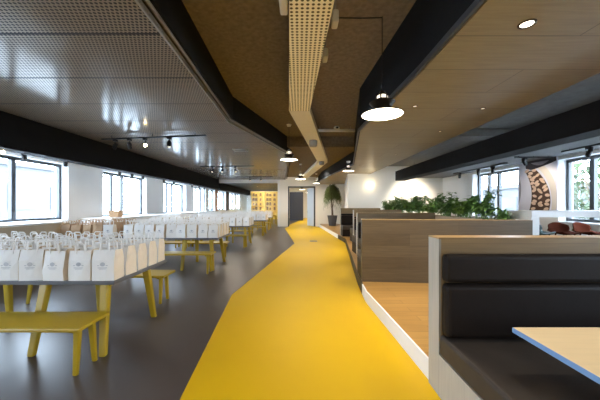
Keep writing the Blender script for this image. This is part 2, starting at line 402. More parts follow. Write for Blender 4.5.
MB().lathe([(.0, 0), (.09, .01), (.1, .05), (.1, .14), (.0, .15)], 20).build('cabinet', M['grey_box'], t)
t = empty('service_pipe', (0, 8.2, 3.68)); tag(t, 'pale horizontal pipe across the concrete ceiling between tray and timber ceiling', 'pipe')
MB().tube([(.35, 0, 0), (1.62, 0, 0)], .045, 12).build('tube', M['white'], t, smooth=True)
for x in (.6, 1.5): MB().tube([(x, 0, .03), (x, 0, .12)], .012).build('bracket', M['rail_metal'], t)
t = empty('ceiling_sensor', (1.09, 8.2, 3.722)); tag(t, 'round sensor device sitting on the pale ceiling pipe', 'sensor')
MB().lathe([(.0, 0), (.09, 0), (.09, .05), (.05, .085), (0, .085)], 18).build('housing', M['cream_box'], t)
MB().lathe([(.0, -.0), (.04, 0), (.03, -.035), (0, -.05)], 14, at=(0, -.09, .04)).build('lens', M['black'], t, smooth=True)

# ceiling vent in metal ceiling
t = empty('ceiling_vent', (-1.9, 9.0, ZM)); tag(t, 'small pale vent in the perforated metal ceiling', 'vent')
m = MB(); m.box(-.22, .22, -.16, -.13, -.015, 0); m.box(-.22, .22, .13, .16, -.015, 0); m.box(-.22, -.19, -.13, .13, -.015, 0); m.box(.19, .22, -.13, .13, -.015, 0)
m.build('frame', M['white'], t)
m = MB()
for i in range(6): m.box(-.19, .19, -.11 + i * .042, -.09 + i * .042, -.012, -.002)
m.build('slats', M['grey_box'], t)

# ------------------------------------------------------------------ lights helpers
def light(kind, loc, power, col, size=.1, spot=None, target=None):
    l = bpy.data.lights.new(kind.lower() + '_light', kind); l.energy = power; l.color = col
    if kind == 'AREA': l.size = size
    else: l.shadow_soft_size = size
    if spot: l.spot_size = math.radians(spot); l.spot_blend = .6
    o = bpy.data.objects.new(l.name, l); COL.objects.link(o); o.location = loc
    if target is not None:
        o.rotation_euler = (Vector(target) - Vector(loc)).to_track_quat('-Z', 'Y').to_euler()
    return o
WARM = (1.0, 0.86, 0.66)

def pendant(x, y, z, dia, zc, label, power, cord_run=None):
    s = dia / .5
    t = empty('pendant_lamp', (x, y, z)); tag(t, label, 'lamp', 'dome pendant lamps')
    sh = MB().lathe([(.250 * s, 0), (.252 * s, .012 * s), (.16 * s, .045 * s), (.10 * s, .062 * s), (.10 * s, .085 * s), (.155 * s, .150 * s), (.06 * s, .155 * s), (.0, .155 * s)], 36).build('lamp_shade', M['bronze'], t, smooth=False)
    MB().lathe([(.243 * s, .002 * s), (.17 * s, -.012 * s), (0, -.018 * s)], 36).build('diffuser', M['lamp_glow'], sh, smooth=True)
    MB().lathe([(.066 * s, .15 * s), (.066 * s, .225 * s), (.045 * s, .24 * s), (0, .24 * s)], 20).build('glass_collar', M['socket_glow'], t, smooth=True)
    m = MB()
    for k in range(6):
        a = k * PI / 3; m.tube([(.072 * s * math.cos(a), .072 * s * math.sin(a), .15 * s), (.072 * s * math.cos(a), .072 * s * math.sin(a), .24 * s)], .009 * s, 6)
    m.lathe([(.074 * s, .18 * s), (.074 * s, .19 * s)], 20); m.lathe([(.055 * s, .236 * s), (.03 * s, .285 * s), (.0, .295 * s)], 16)
    m.build('cage', M['bronze'], t)
    m = MB(); m.tube([(0, 0, .29 * s), (0, 0, zc - z)], .006, 8)
    if cord_run: m.tube([(0, 0, zc - z - .012)] + [(a - x, b - y, zc - z - .012) for a, b in cord_run], .007, 8)
    m.build('cord', M['black'], t)
    if not cord_run:
        MB().lathe([(.0, zc - z - .06), (.05, zc - z - .055), (.07, zc - z - .01), (.07, zc - z), (0, zc - z)], 20).build('ceiling_rose', M['white'], t, smooth=True)
    light('AREA', (x, y, z - .05), power, WARM, dia * .9, target=(x, y, 0)).data.shape = 'DISK'
    return t
pendant(1.01, 3.42, 2.60, .5, ZC, 'large dome pendant glowing near the timber ceiling, black cord along the concrete', 45, [(.75, 3.43), (.36, 3.42), (.33, 3.4)])
pendant(-.30, 8.0, 2.79, .5, ZC, 'dome pendant hanging from a white rose beside the black upstand', 40)
pendant(1.64, 9.4, 2.64, .38, ZW + .02, 'dome pendant hanging in front of the booth end wall', 22)
pendant(.05, 13.3, 2.73, .5, ZC2, 'dome pendant hanging over the yellow path before the door', 30)
pendant(1.05, 17.4, 2.85, .42, ZC2, 'small dome pendant near the door jamb and the potted tree', 22)
pendant(.2, 23.5, 2.80, .5, ZC2, 'dome pendant seen through the doorway in the corridor beyond', 25)
pendant(.9, 29.0, 2.80, .5, ZC2, 'farthest dome pendant seen through the doorway', 25)

def downlight(x, y, label, power, k=1.0):
    t = empty('downlight', (x, y, ZW)); tag(t, label, 'downlight', 'recessed downlights in the timber ceiling')
    MB().lathe([(.045 * k, -.001), (.048 * k, -.008), (.062 * k, -.008), (.064 * k, 0)], 24).build('rim', M['bronze'], t, smooth=True)
    MB().lathe([(.046 * k, -.003), (.03 * k, -.004), (0, -.004)], 20).build('lens', M['down_glow'] if k == 1 else M['down_dim'], t)
    light('SPOT', (x, y, ZW - .03), power, WARM, .05, 95, (x, y, 0))
downlight(1.82, 2.24, 'recessed downlight nearest the camera, above the front booth', 55)
downlight(1.69, 4.1, 'recessed downlight beside the large pendant', 80, .6)
downlight(2.75, 4.2, 'recessed downlight mid timber ceiling, level with the large pendant', 80, .6)
downlight(2.76, 5.5, 'recessed downlight further back over the planked partition', 110, .6)
downlight(2.76, 8.0, 'faint recessed downlight over the rear booths', 140, .6)
downlight(2.2, 10.2, 'recessed downlight nearest the white end wall', 120, .6)

def spot(x, y, z, zt, aim, label, glow=None, power=0, group='track spotlights'):
    t = empty('spotlight', (x, y, z)); tag(t, label, 'spotlight', group)
    q = Vector(aim).normalized().to_track_quat('-Z', 'Y').to_matrix().to_4x4()
    hd = MB().lathe([(0, .09), (.035, .085), (.045, .06), (.045, -.07), (.04, -.075), (.036, -.06)], 16).xform(q).build('head', M['black'], t, smooth=False)
    MB().lathe([(.037, -.066), (0, -.066)], 16).xform(q).build('lens', glow or M['spot_dim'], hd)
    m = MB(); m.tube([(0, 0, 0), (0, 0, zt - z)], .010, 8); m.box(-.035, .035, -.05, .05, zt - z - .05, zt - z); m.box(-.052, .052, -.012, .012, -.01, .05)
    m.build('bracket', M['black'], t)
    if power: light('SPOT', Vector((x, y, z)) + Vector(aim).normalized() * .12, power, WARM, .04, 85, Vector((x, y, z)) + Vector(aim) * 5)
def track(p, q, z, zc, label):
    t = empty('spotlight_track', (0, 0, z)); tag(t, label, 'lighting track')
    pv, qv = Vector(p), Vector(q); d = (qv - pv).normalized(); n = Vector((-d.y, d.x)) * .02
    MB().prism([tuple(pv - n), tuple(qv - n), tuple(qv + n), tuple(pv + n)], 0, .035).build('rail', M['black'], t)
    m = MB()
    for f in (.1, .5, .9):
        c = pv.lerp(qv, f); m.tube([(c.x, c.y, .03), (c.x, c.y, zc - z)], .008, 6)
    m.build('hanger', M['black'], t)
track((-5.08, 7.2), (-2.26, 6.78), 3.17, ZM, 'black spotlight track nearest the camera under the perforated ceiling')
for x, y, gl, aim, pw, nm in ((-4.70, 7.14, None, (-.5, .2, -.8), 60, 'black spotlight nearest the beam on the first track'), (-4.30, 7.08, None, (-.1, .5, -.8), 60, 'black spotlight second from the beam on the first track'),
                          (-3.87, 7.02, M['spot_glow'], (.52, -.85, -.22), 0, 'bright glowing spotlight aimed at the camera on the first track'), (-3.22, 6.92, None, (.1, -.25, -.9), 60, 'black spotlight nearest the aisle on the first track')):
    spot(x, y, 3.0, 3.17, aim, nm, gl, pw)
track((-4.35, 12.3), (-1.95, 12.1), 3.17, ZM, 'black spotlight track in the middle of the perforated ceiling')
for i, x in enumerate((-3.8, -3.38, -2.8)): spot(x, 12.25, 3.0, 3.17, (-.2 + .2 * i, -.5, -.8), 'black spotlight, %s from the window on the middle track' % ORD[i], None, 110)
track((-3.85, 16.8), (-1.6, 16.6), 3.17, ZM, 'black spotlight track furthest down the perforated ceiling')
for i, x in enumerate((-2.95, -2.3)): spot(x, 16.7, 3.0, 3.17, (.2, -.5, -.8), 'black spotlight, %s from the window on the furthest ceiling track' % ORD[i], None, 110)
# window soffit tracks, left
for j, (y0, y1, ys) in enumerate(((5.2, 7.5, (5.75, 6.2, 7.3)), (8.0, 11.0, (9.5, 10.2, 10.9)), (12.0, 14.4, (12.6, 13.6)), (15.4, 18.4, (15.9, 17.0, 18.0)))):
    track((-6.1, y0), (-6.1, y1), 2.70, ZS, 'black track under the left window soffit, %s from the camera' % ORD[j])
    for i, y in enumerate(ys):
        spot(-6.1, y, 2.58, 2.70, (.75, -.65, -.1) if (j, i) == (0, 0) else (-.3, .5, -.8), 'small black spotlight, %s on the %s track along the left windows' % (ORD[i], ORD[j]), M['spot_glow'] if (j, i) == (0, 0) else None)
# right side tracks
track((6.0, 8.1), (6.0, 10.9), 2.70, ZS, 'black track along the right windows before the back wall')
for i, y in enumerate((8.7, 9.4, 10.5)): spot(6.0, y, 2.58, 2.70, (.4, .6, -.7), 'black spotlight, %s from the camera along the right window track' % ORD[i])
track((5.5, 7.15), (6.45, 7.15), 2.70, ZS, 'short black track across the soffit above the nut poster')
spot(5.75, 7.15, 2.58, 2.70, (.7, .4, -.5), 'black spotlight above the nut poster', None, 40)
track((6.0, 4.6), (6.0, 6.4), 2.70, ZS, 'black track above the right window with the trees')
spot(6.0, 5.8, 2.58, 2.70, (.2, .6, -.7), 'black spotlight above the right window with the trees')
track((4.6, 11.7), (6.5, 11.7), 3.03, 3.3, 'black track hung before the white end wall')
for i, x in enumerate((4.83, 5.2, 5.68, 6.28)): spot(x, 11.7, 2.88, 3.03, (.1, .8, -.75), 'black spotlight, %s along the track washing the white end wall' % ORD[i], None, 130)

# wall sconces
def sconce(x, z, label):
    t = empty('wall_sconce', (x, 13.0, z)); tag(t, label, 'wall lamp')
    MB().box(-.06, .06, -.05, 0, -.07, .07).build('housing', M['white'], t, bevel=.01)
    MB().box(-.05, .05, -.045, -.005, .0705, .072).build('lens', M['spot_dim'], t)
    light('POINT', (x, 12.83, z), 6, (1.0, .80, .5), .06)
sconce(3.27, 2.42, 'small glowing wall sconce on the white end wall, nearer the potted tree')
sconce(5.35, 2.40, 'small glowing wall sconce on the white end wall, nearer the windows')

# ------------------------------------------------------------------ yellow tables and benches
def splay_leg(top, foot, w0, w1):
    t, f = Vector(top), Vector(foot); m = MB()
    vs = []
    for p, w in ((f, w1), (t, w0)):
        vs += [(p.x - w, p.y - w * .8, p.z), (p.x + w, p.y - w * .8, p.z), (p.x + w, p.y + w * .8, p.z), (p.x - w, p.y + w * .8, p.z)]
    m.add(vs, [(3, 2, 1, 0), (4, 5, 6, 7), (0, 1, 5, 4), (1, 2, 6, 5), (2, 3, 7, 6), (3, 0, 4, 7)])
    return m
TW, TD = 2.2, 1.10                                   # table plan; local x from -TW (far from aisle) to 0 (aisle end)
def make_table(TW=TW):
    t = empty('long_table')
    MB().box(-TW, 0, 0, TD, .705, .745).build('table_top', M['table_top'], t, bevel=.006)
    for x in ((-.16, -.82, -TW + .16) if TW > 2 else (-.16, -TW + .16)):
        for s in (0, 1):
            y0 = .17 if s == 0 else TD - .17; y1 = .0 if s == 0 else TD - .13
            splay_leg((x - (.04 if x > -.5 else 0), y0, .706), (x + (.05 if x > -.5 else 0), y1, .0), .045, .032).build('leg', M['yellow_lac'], t, bevel=.012)
    m = MB()
    for x in ((-.16, -.82, -TW + .16) if TW > 2 else (-.16, -TW + .16)): m.box(x - .03, x + .03, .14, TD - .14, .655, .706)
    m.box(-TW + .16, -.16, TD / 2 - .03, TD / 2 + .03, .655, .706)
    m.build('under_frame', M['yellow_lac'], t)
    return t
BD = .40
def make_bench(TW=TW):
    t = empty('bench')
    MB().box(-TW, 0, 0, BD, .415, .45).build('seat', M['yellow_lac'], t, bevel=.012)
    for x in (-.10, -TW + .13):
        for s in (0, 1):
            y0 = .12 if s == 0 else BD - .12; y1 = .095 if s == 0 else BD - .075
            splay_leg((x, y0, .416), (x + (.0 if x > -.5 else -.04), y1, 0), .028, .02).build('leg', M['yellow_lac'], t, bevel=.008)
    m = MB()
    for x in (-.13, -TW + .13): m.box(x - .02, x + .02, .08, BD - .08, .38, .416)
    m.build('under_frame', M['yellow_lac'], t)
    return t
TA = [(-1.84, 2.78), (-1.87, 6.40), (-1.80, 10.05), (-1.66, 13.8), (-1.72, 17.0)]
TNAME = ['nearest', 'second', 'third', 'fourth', 'fifth']
tb, bn = make_table(), make_bench()
ft = fb = True
def put_table(x, y, label, group):
    global ft
    if ft: o = tb; o.location = (x, y, 0); ft = False
    else: o = dup(tb, (x, y, 0), 0)
    tag(o, label, 'table', group)
def put_bench(x, y, label, group):
    global fb
    if fb: o = bn; o.location = (x, y, 0); fb = False
    else: o = dup(bn, (x, y, 0), 0)
    tag(o, label, 'bench', group)
for i, (x, y) in enumerate(TA):
    put_table(x, y, 'yellow-legged table covered with white paper bags, %s along the yellow path' % TNAME[i], 'bag tables along the path')
    put_bench(x - .03, y - .41, 'mustard yellow bench on the camera side of the %s aisle table' % TNAME[i], 'yellow benches along the path')
    if i < 4: put_bench(x - .17, y + 1.37, 'mustard yellow bench on the far side of the %s aisle table' % TNAME[i], 'yellow benches along the path')
TB = [(-4.28, 6.40), (-4.20, 10.05), (-4.08, 13.8)]
tb, bn = make_table(1.28), make_bench(1.28)
ft = fb = True
for i, (x, y) in enumerate(TB):
    put_table(x, y, 'yellow-legged table of paper bags on the window side, %s row from the camera' % ORD[i + 1], 'bag tables on the window side')
    put_bench(x, y - .41, 'mustard bench before the window-side table in the %s row' % ORD[i + 1], 'yellow benches on the window side')

# ------------------------------------------------------------------ paper bags
def bag_mesh(seed, mat):
    r = random.Random(seed)
    w, d, h = .106, .087, .30
    j = lambda s: r.uniform(-s, s)
    m = MB()
    # rings: bottom, low, mid, top ; each ring: 3 points per long side + gusset centres
    rings = []
    for z, gus, sp in ((0, 0, 1), (.10, .0, 1.0), (.20, .012, .95), (h, .034, .74)):
        k = .006 if z else 0
        dz = j(.008) if z == h else 0
        yy = d * sp
        ring = [(-w, -yy, z), (-w * .3, -yy - .004, z), (w * .35, -yy - .004, z), (w, -yy, z), (w - gus, 0, z), (w, yy, z), (w * .3, yy + .004, z), (-w * .35, yy + .004, z), (-w, yy, z), (-w + gus, 0, z)]
        rings.append([(x + j(k), y + j(k), zz + (dz if y < 0 else -dz)) for x, y, zz in ring])
    n = 10; vs = [p for rg in rings for p in rg]
    fs = [tuple(range(n - 1, -1, -1))]
    for i in range(len(rings) - 1):
        for q in range(n):
            fs.append((i * n + q, i * n + (q + 1) % n, (i + 1) * n + (q + 1) % n, (i + 1) * n + q))
    m.add(vs, fs)
    m.mi = [0] + [1 if q in (3, 4, 8, 9) else 0 for i in range(len(rings) - 1) for q in range(n)]
    return m
def handle_mb(yy, seed):
    r = random.Random(seed); l = r.uniform(-.03, .03); hh = .085 + r.uniform(-.015, .015)
    p = [(-.042, yy, .26), (-.045, yy + l * .2, .30), (-.043, yy + l * .6, .30 + hh * .75), (-.030, yy + l, .30 + hh), (.030, yy + l, .30 + hh), (.043, yy + l * .6, .30 + hh * .75), (.045, yy + l * .2, .30), (.042, yy, .26)]
    return MB().tube(p, .0065, 6)
def print_mb():
    m = MB()
    Y_ = lambda z: -.101 if z < .10 else -.101 + (z - .10) * .06
    def q(x0, x1, z0, z1): m.add([(x0, Y_(z0), z0), (x1, Y_(z0), z0), (x1, Y_(z1), z1), (x0, Y_(z1), z1)], [(0, 1, 2, 3)])
    # a small round emblem over short bars, as the grey mark on the bags reads
    n = 14; c = [(.024 * math.cos(2 * PI * i / n), Y_(.165 + .02 * math.sin(2 * PI * i / n)), .165 + .020 * math.sin(2 * PI * i / n)) for i in range(n)]; m.add(c, [tuple(range(n))])
    q(-.045, .045, .128, .134); q(-.032, .034, .117, .122)
    q(-.05, -.03, .15, .156); q(.03, .05, .15, .156)
    return m
protos = []
for s in range(5):
    for mat in ('paper', 'kraft'):
        b = bag_mesh(s, M[mat]).build('paper_bag', [M[mat], M['paper_side_shade' if mat == 'paper' else 'kraft']])
        handle_mb(-.070, s).build('handle', M['paper'] if mat == 'paper' else M['kraft'], b)
        handle_mb(.070, s + 9).build('handle', M['paper'] if mat == 'paper' else M['kraft'], b)
        if mat == 'paper': print_mb().build('printed_mark', M['print'], b)
        protos.append([b, False])
def put_bag(mat, loc, rz, label, group):
    i = R.randrange(5) * 2 + (0 if mat == 'paper' else 1); p = protos[i]
    if not p[1]: o = p[0]; o.location = loc; o.rotation_euler = (0, 0, rz); p[1] = True
    else: o = dup(p[0], loc, rz)
    tag(o, label, 'bag', group)
ROWS = ['front', 'second', 'third', 'fourth', 'back']
def bag_grid(x, y, where, group, mat, nc=9):
    for r in range(5):
        for c in range(nc):
            bx = x - .118 - c * .243 + R.uniform(-.008, .008); by = y + .10 + r * .225 + R.uniform(-.008, .008)
            mm = mat(r, c)
            col = 'white' if mm == 'paper' else 'brown'
            put_bag(mm, (bx, by, .7455), math.radians(R.uniform(-12, 12) if r == 0 else R.uniform(-5, 5)), '%s paper bag on the %s, %s row, %s from the aisle end' % (col, where, ROWS[r], ORD[c]), group)
for i, (x, y) in enumerate(TA):
    bag_grid(x, y, '%s aisle table' % TNAME[i], 'paper bags on the %s aisle table' % TNAME[i], lambda r, c: 'paper')
for i, (x, y) in enumerate(TB):
    bag_grid(x, y, '%s-row window table' % ORD[i + 1], 'paper bags on the %s window-side table' % ORD[i + 1], (lambda r, c: 'kraft' if (r + c * 2) % 7 else 'paper') if i == 0 else (lambda r, c: 'paper'), 5)
for p in protos:
    if not p[1]:
        for ch in list(p[0].children): bpy.data.objects.remove(ch)
        bpy.data.objects.remove(p[0])

# ------------------------------------------------------------------ window counters on the left
def counter(y0, y1, label, front):
    t = empty('window_counter', (0, y0, 0)); tag(t, label, 'counter', 'counters under the left windows')
    L_ = y1 - y0
    MB().box(-6.62, -5.62, -.0, L_, 1.07, 1.11).build('counter_top', M['white'], t, bevel=.006)
    MB().box(-5.74, -5.66, .04, L_ - .04, 0, 1.07).build('front_panel', M[front], t, bevel=.01)
    for y in (.04, L_ - .09): MB().box(-6.6, -5.74, y, y + .05, 0, 1.07).build('side_panel', M['white'], t)
counter(3.2, 6.95, 'white topped counter with beige front panel, under the window nearest the camera', 'beige')
counter(8.4, 12.2, 'white topped counter under the second left window, with a basket on it', 'white')
counter(13.2, 18.8, 'white topped counter under the furthest left windows', 'white')
t = empty('storage_basket', (-6.0, 9.15, 1.11)); tag(t, 'small brown open basket standing on the window counter', 'basket')
m = MB(); m.add([(-.14, -.11, 0), (.14, -.11, 0), (.14, .11, 0), (-.14, .11, 0), (-.17, -.13, .2), (.17, -.13, .2), (.17, .13, .2), (-.17, .13, .2)], [(3, 2, 1, 0), (0, 1, 5, 4), (1, 2, 6, 5), (2, 3, 7, 6), (3, 0, 4, 7)])
m.build('body', M['kraft'], t)
m = MB()
for s in (-1, 1): MB().tube([(-.06, .13 * s, .19), (-.05, .13 * s, .27), (.05, .13 * s, .27), (.06, .13 * s, .19)], .008, 6).build('handle', M['kraft'], t)

# ------------------------------------------------------------------ booths
def cushion(x0, x1, y0, y1, z0, z1, lean=0.0):
    m = MB(); m.box(x0, x1, y0, y1, z0, z1)
    if lean: m.v = [(x, y + lean * (z - z0) / (z1 - z0), z) for x, y, z in m.v]
    return m
def booth(x0, x1, yp, z0, ztop, near, far, label, thick=.16, panel='booth_wood', seat_d=.62, rail=True, endmat='end_panel', rz=0.0, bench_w=None):
    """planked partition with an upholstered bench on its near (towards the camera) and/or far side"""
    t = empty('booth_bench', (x0, yp, 0), rz); tag(t, label, 'bench', 'upholstered booth benches')
    W = x1 - x0
    MB().box(.018, W, 0, thick, z0, ztop - .012).build('partition', M[panel], t)
    MB().box(0, .018, 0, thick, z0, ztop - .012).build('end_panel', M[endmat], t)
    MB().box(0, W, 0, thick, ztop - .012, ztop).build('top_rail', M['oak_rail'], t)
    W = bench_w or W; ct = ztop - (.12 if z0 < .1 else .24)
    for side, on in ((-1, near), (1, far)):
        if not on: continue
        b0 = z0; sz = z0 + .33 if z0 < .1 else z0 + .29
        ys = (lambda a, b: (-b, -a)) if side < 0 else (lambda a, b: (thick + a, thick + b))
        l, h = ys(0, seat_d - .03); MB().box(0, W, l, h, b0, sz).build('bench_base', M[endmat if z0 < .1 else 'leather'], t)
        l, h = ys(.0, seat_d); cushion(.0, W, l, h, sz, sz + .16).build('seat_cushion', M['seat_fabric'], t, bevel=.025, seg=3)
        l, h = ys(.0, .10); cushion(.012, W, l, h, sz + .165, sz + .57).build('back_cushion', M['leather'], t, bevel=.035, seg=3)
        l, h = ys(.0, .085); cushion(.012, W, l, h, sz + .578, ct).build('upper_cushion', M['leather'], t, bevel=.035, seg=3)
    return t
booth(1.09, 3.5, 2.19, 0, 1.245, True, False, 'front booth bench with black leather cushions and pale wooden end panel', seat_d=.80, panel='booth_oak', thick=.175)
booth(1.085, 3.84, 4.86, .1705, 1.25, False, True, 'bare planked back of the second booth bench, standing on the oak platform', endmat='booth_wood', rz=-math.radians(5.5), bench_w=2.36)
booth(1.53, 3.58, 7.40, .1705, 1.29, True, True, 'double booth bench behind the bare planked one', panel='booth_wood_lit')
booth(1.90, 3.58, 9.80, .1705, 1.33, True, True, 'double booth bench just before the last one at the white wall', panel='booth_wood_lit')
booth(1.82, 3.58, 12.4, .1705, 1.36, True, False, 'last booth bench with black back against the white end wall, near the potted tree', panel='booth_wood_lit')

# booth table in front
t = empty('booth_table', (1.31, .86, 0)); tag(t, 'cream table top with a daylight-tinted edge in front of the front booth bench', 'table')
MB().box(0, 1.6, 0, .86, .715, .75).build('table_top', [M['table_cream']], t, bevel=.004)
m = MB(); m.box(-.002, 1.602, -.002, .862, .718, .747); m.build('edge_band', M['table_edge'], t)
MB().lathe([(.24, 0), (.24, .015), (.05, .03), (.035, .08), (.035, .66), (.12, .715)], 24, at=(.8, .25, 0)).build('pedestal', M['black'], t, smooth=False)

# ------------------------------------------------------------------ planter & plants
t = empty('planter_box', (3.6, 4.98, 0)); tag(t, 'long grey planter box running behind the booths with green plants', 'planter')
m = MB(); m.box(0, .34, 0, .03, 0, 1.22); m.box(0, .34, 7.27, 7.3, 0, 1.22); m.box(0, .03, .03, 7.27, 0, 1.22); m.box(.31, .34, .03, 7.27, 0, 1.22); m.box(.03, .31, .03, 7.27, 0, .05)
m.build('casing', M['planter'], t)
MB().box(.03, .31, .03, 7.27, 1.10, 1.16).build('soil_bed', M['soil'], t)

def leaf(m, p, d, up, L_, W, droop=.3, fold=.2):
    d = d.normalized(); s = d.cross(up)
    if s.length < 1e-4: s = d.cross(Vector((1, 0, 0)))
    s.normalize(); n = s.cross(d)
    pts = []
    for f, w in ((0, .12), (.35, 1.0), (.7, .75), (1, .04)):
        c = p + d * (L_ * f) - Vector((0, 0, 1)) * (droop * L_ * f * f)
        pts += [c - s * W * w * .5 + n * fold * W * w * .4, c, c + s * W * w * .5 + n * fold * W * w * .4]
    fs = []
    for i in range(3):
        a = i * 3; fs += [(a, a + 1, a + 4, a + 3), (a + 1, a + 2, a + 5, a + 4)]
    m.add(pts, fs)
def bushy(x, y, h, spread, n, label, mat):
    n = int(n * 1.9)
    t = empty('leafy_plant', (x, y, 1.155)); tag(t, label, 'plant', 'green plants in the planter box')
    r = random.Random(int(y * 1000)); st, lv = MB(), MB()
    for i in range(n):
        a = r.uniform(0, 2 * PI); tip = Vector((math.cos(a) * r.uniform(.03, .20), math.sin(a) * r.uniform(.05, .44), 1.25 * h * r.uniform(.35, 1.0)))
        p0 = Vector((r.uniform(-.06, .06), r.uniform(-.2, .2), 0)); mid = p0.lerp(tip, .5) + Vector((0, 0, .05))
        st.tube([p0, mid, tip], [.008, .006, .004], 5)
        for f in (.5, .72, .88, 1.0):
            c = p0.lerp(tip, f) + Vector((0, 0, .05 * (1 - abs(2 * f - 1))))
            for q in range(4):
                b = r.uniform(0, 2 * PI); leaf(lv, c, Vector((math.cos(b), math.sin(b), r.uniform(-.2, .7))), Vector((0, 0, 1)), r.uniform(.12, .21), r.uniform(.06, .10), r.uniform(.1, .5))
    lv.build('foliage', mat, t); st.build('stem', M['leaf2'], t)
def spiky(x, y, label):
    t = empty('dracaena_plant', (x, y, 1.155)); tag(t, label, 'plant', 'green plants in the planter box')
    r = random.Random(3); lv, st = MB(), MB()
    for (dx, dy, hh) in ((0, 0, .22), (.03, .08, .14), (-.02, -.09, .12)):
        st.tube([(dx, dy, 0), (dx, dy, hh)], [.015, .012], 8)
        for q in range(34):
            b = r.uniform(0, 2 * PI); leaf(lv, Vector((dx, dy, hh * r.uniform(.45, 1))), Vector((math.cos(b), math.sin(b), r.uniform(.1, 1.6))), Vector((0, 0, 1)), r.uniform(.20, .30), r.uniform(.035, .055), r.uniform(.25, .8))
    lv.build('foliage', M['leaf2'], t); st.build('stem', M['bark'], t)
spiky(3.80, 5.24, 'spiky dark green dracaena at the near end of the planter')
for i, (y, h, s, n) in enumerate(((5.75, .50, .28, 12), (6.45, .40, .3, 12), (7.2, .52, .34, 14), (8.0, .40, .34, 13), (8.8, .50, .36, 14), (9.6, .44, .36, 13), (10.4, .50, .38, 14), (11.2, .44, .38, 13), (11.9, .42, .36, 13))):
    bushy(3.77, y, h, s, n, 'bushy green plant in the planter, %s beyond the spiky dracaena' % ORD[i], M['leaf'] if i % 2 else M['leaf2'])

# weeping tree in charcoal pot
t = empty('potted_tree', (2.10, 17.9, .17)); tag(t, 'tall weeping potted tree in a charcoal pot at the end of the platform', 'plant')
p_ = MB().lathe([(0, 0), (.22, 0), (.31, .62), (.325, .62), (.325, .66), (.29, .66), (.28, .58), (0, .58)], 24).build('pot', M['pot'], t, smooth=False)
r = random.Random(11); tk, lv = MB(), MB()
for q in range(3):
    tk.tube([(.05 * math.cos(q * 2), .05 * math.sin(q * 2), .57), (.04 * math.cos(q * 2 + 1), .04 * math.sin(q * 2 + 1), 1.1), (.12 * math.cos(q * 2.1), .12 * math.sin(q * 2.1), 1.9), (.2 * math.cos(q * 2.1), .2 * math.sin(q * 2.1), 2.4)], [.03, .026, .02, .01], 7)
for q in range(320):
    a = r.uniform(0, 2 * PI); rr = .53 * math.sqrt(r.random()); top = 2.72 - .42 * (rr / .53) ** 3 - r.uniform(0, .3)
    px_, py_ = rr * math.cos(a), rr * math.sin(a); Lh = r.uniform(.30, 1.0) * (.55 + .9 * rr)
    tk.tube([(px_ * .3, py_ * .3, min(top, 2.3)), (px_ * .8, py_ * .8, top), (px_, py_, top - .2)], .004, 4)
    for s in range(14):
        z = top - Lh * s / 13
        b = r.uniform(0, 2 * PI); leaf(lv, Vector((px_ * (.85 + .02 * s), py_ * (.85 + .02 * s), z)), Vector((math.cos(b) * .6, math.sin(b) * .6, -.9)), Vector((1, .1, 0)), r.uniform(.12, .19), .04, .2)
tk.build('trunk', M['bark'], t); lv.build('foliage', M['olive_leaf'], t)
tk = MB().lathe([(0, 0), (.28, 0)], 20, at=(0, 0, .585)).build('soil', M['soil'], t)

# ------------------------------------------------------------------ high white table and shell stools at the right
t = empty('bar_table', (4.11, 4.95, 0)); tag(t, 'high white table with a thick top beside the right windows', 'table')
MB().box(0, 2.1, 0, .6, 1.28, 1.395).build('table_top', M['white'], t, bevel=.006)
for x in (0, 1.95): MB().box(x, x + .15, .02, .58, 0, 1.28).build('leg', M['white'], t, bevel=.004)
def stool(x, y, rz, mat, label):
    t = empty('bar_stool', (x, y, 0), rz); tag(t, label, 'stool', 'shell stools at the high white table')
    m = MB(); nu, nv = 12, 8; vs = []
    for i in range(nv + 1):
        f = i / nv
        for k in range(nu + 1):
            s = (k / nu - .5) * 2
            if f < .5:
                g = f / .5; yy = -.19 + .34 * g; zz = .92 - .02 * math.sin(PI * g) + .04 * s * s; hw = .17 + .04 * g
            else:
                g = (f - .5) / .5; yy = .15 + .09 * g - .10 * s * s * (g ** .5); zz = .92 + .21 * g - .06 * s * s * g + .04 * s * s * (1 - g); hw = .21 - .015 * g
            vs.append((hw * s, yy, zz))
    fs = [(i * (nu + 1) + k, i * (nu + 1) + k + 1, (i + 1) * (nu + 1) + k + 1, (i + 1) * (nu + 1) + k) for i in range(nv) for k in range(nu)]
    m.add(vs, fs); o = m.build('seat_shell', mat, t, smooth=True); so = o.modifiers.new('s', 'SOLIDIFY'); so.thickness = .02
    for sx in (-1, 1):
        for sy in (-1, 1):
            MB().tube([(.1 * sx,   .1 * sy - .02, .91), (.19 * sx, .19 * sy - .02, 0)], [.014, .011], 8).build('leg', mat if mat != M['green_shell'] else M['black'], t)
    m = MB()
    c = [(.16, .14), (-.16, .14), (-.16, -.18), (.16, -.18), (.16, .14)]; m.tube([(a, b_, .25) for a, b_ in c], .008, 6); m.build('foot_ring', M['black'], t)
stool(4.98, 5.82, .1, M['green_shell'], 'dark green shell stool nearest the planter at the high white table')
stool(5.52, 5.84, -.1, M['red_shell'], 'red-brown shell stool in the middle of the high white table')
stool(6.06, 5.86, .1, M['red_shell'], 'red-brown shell stool nearest the right window at the high white table')

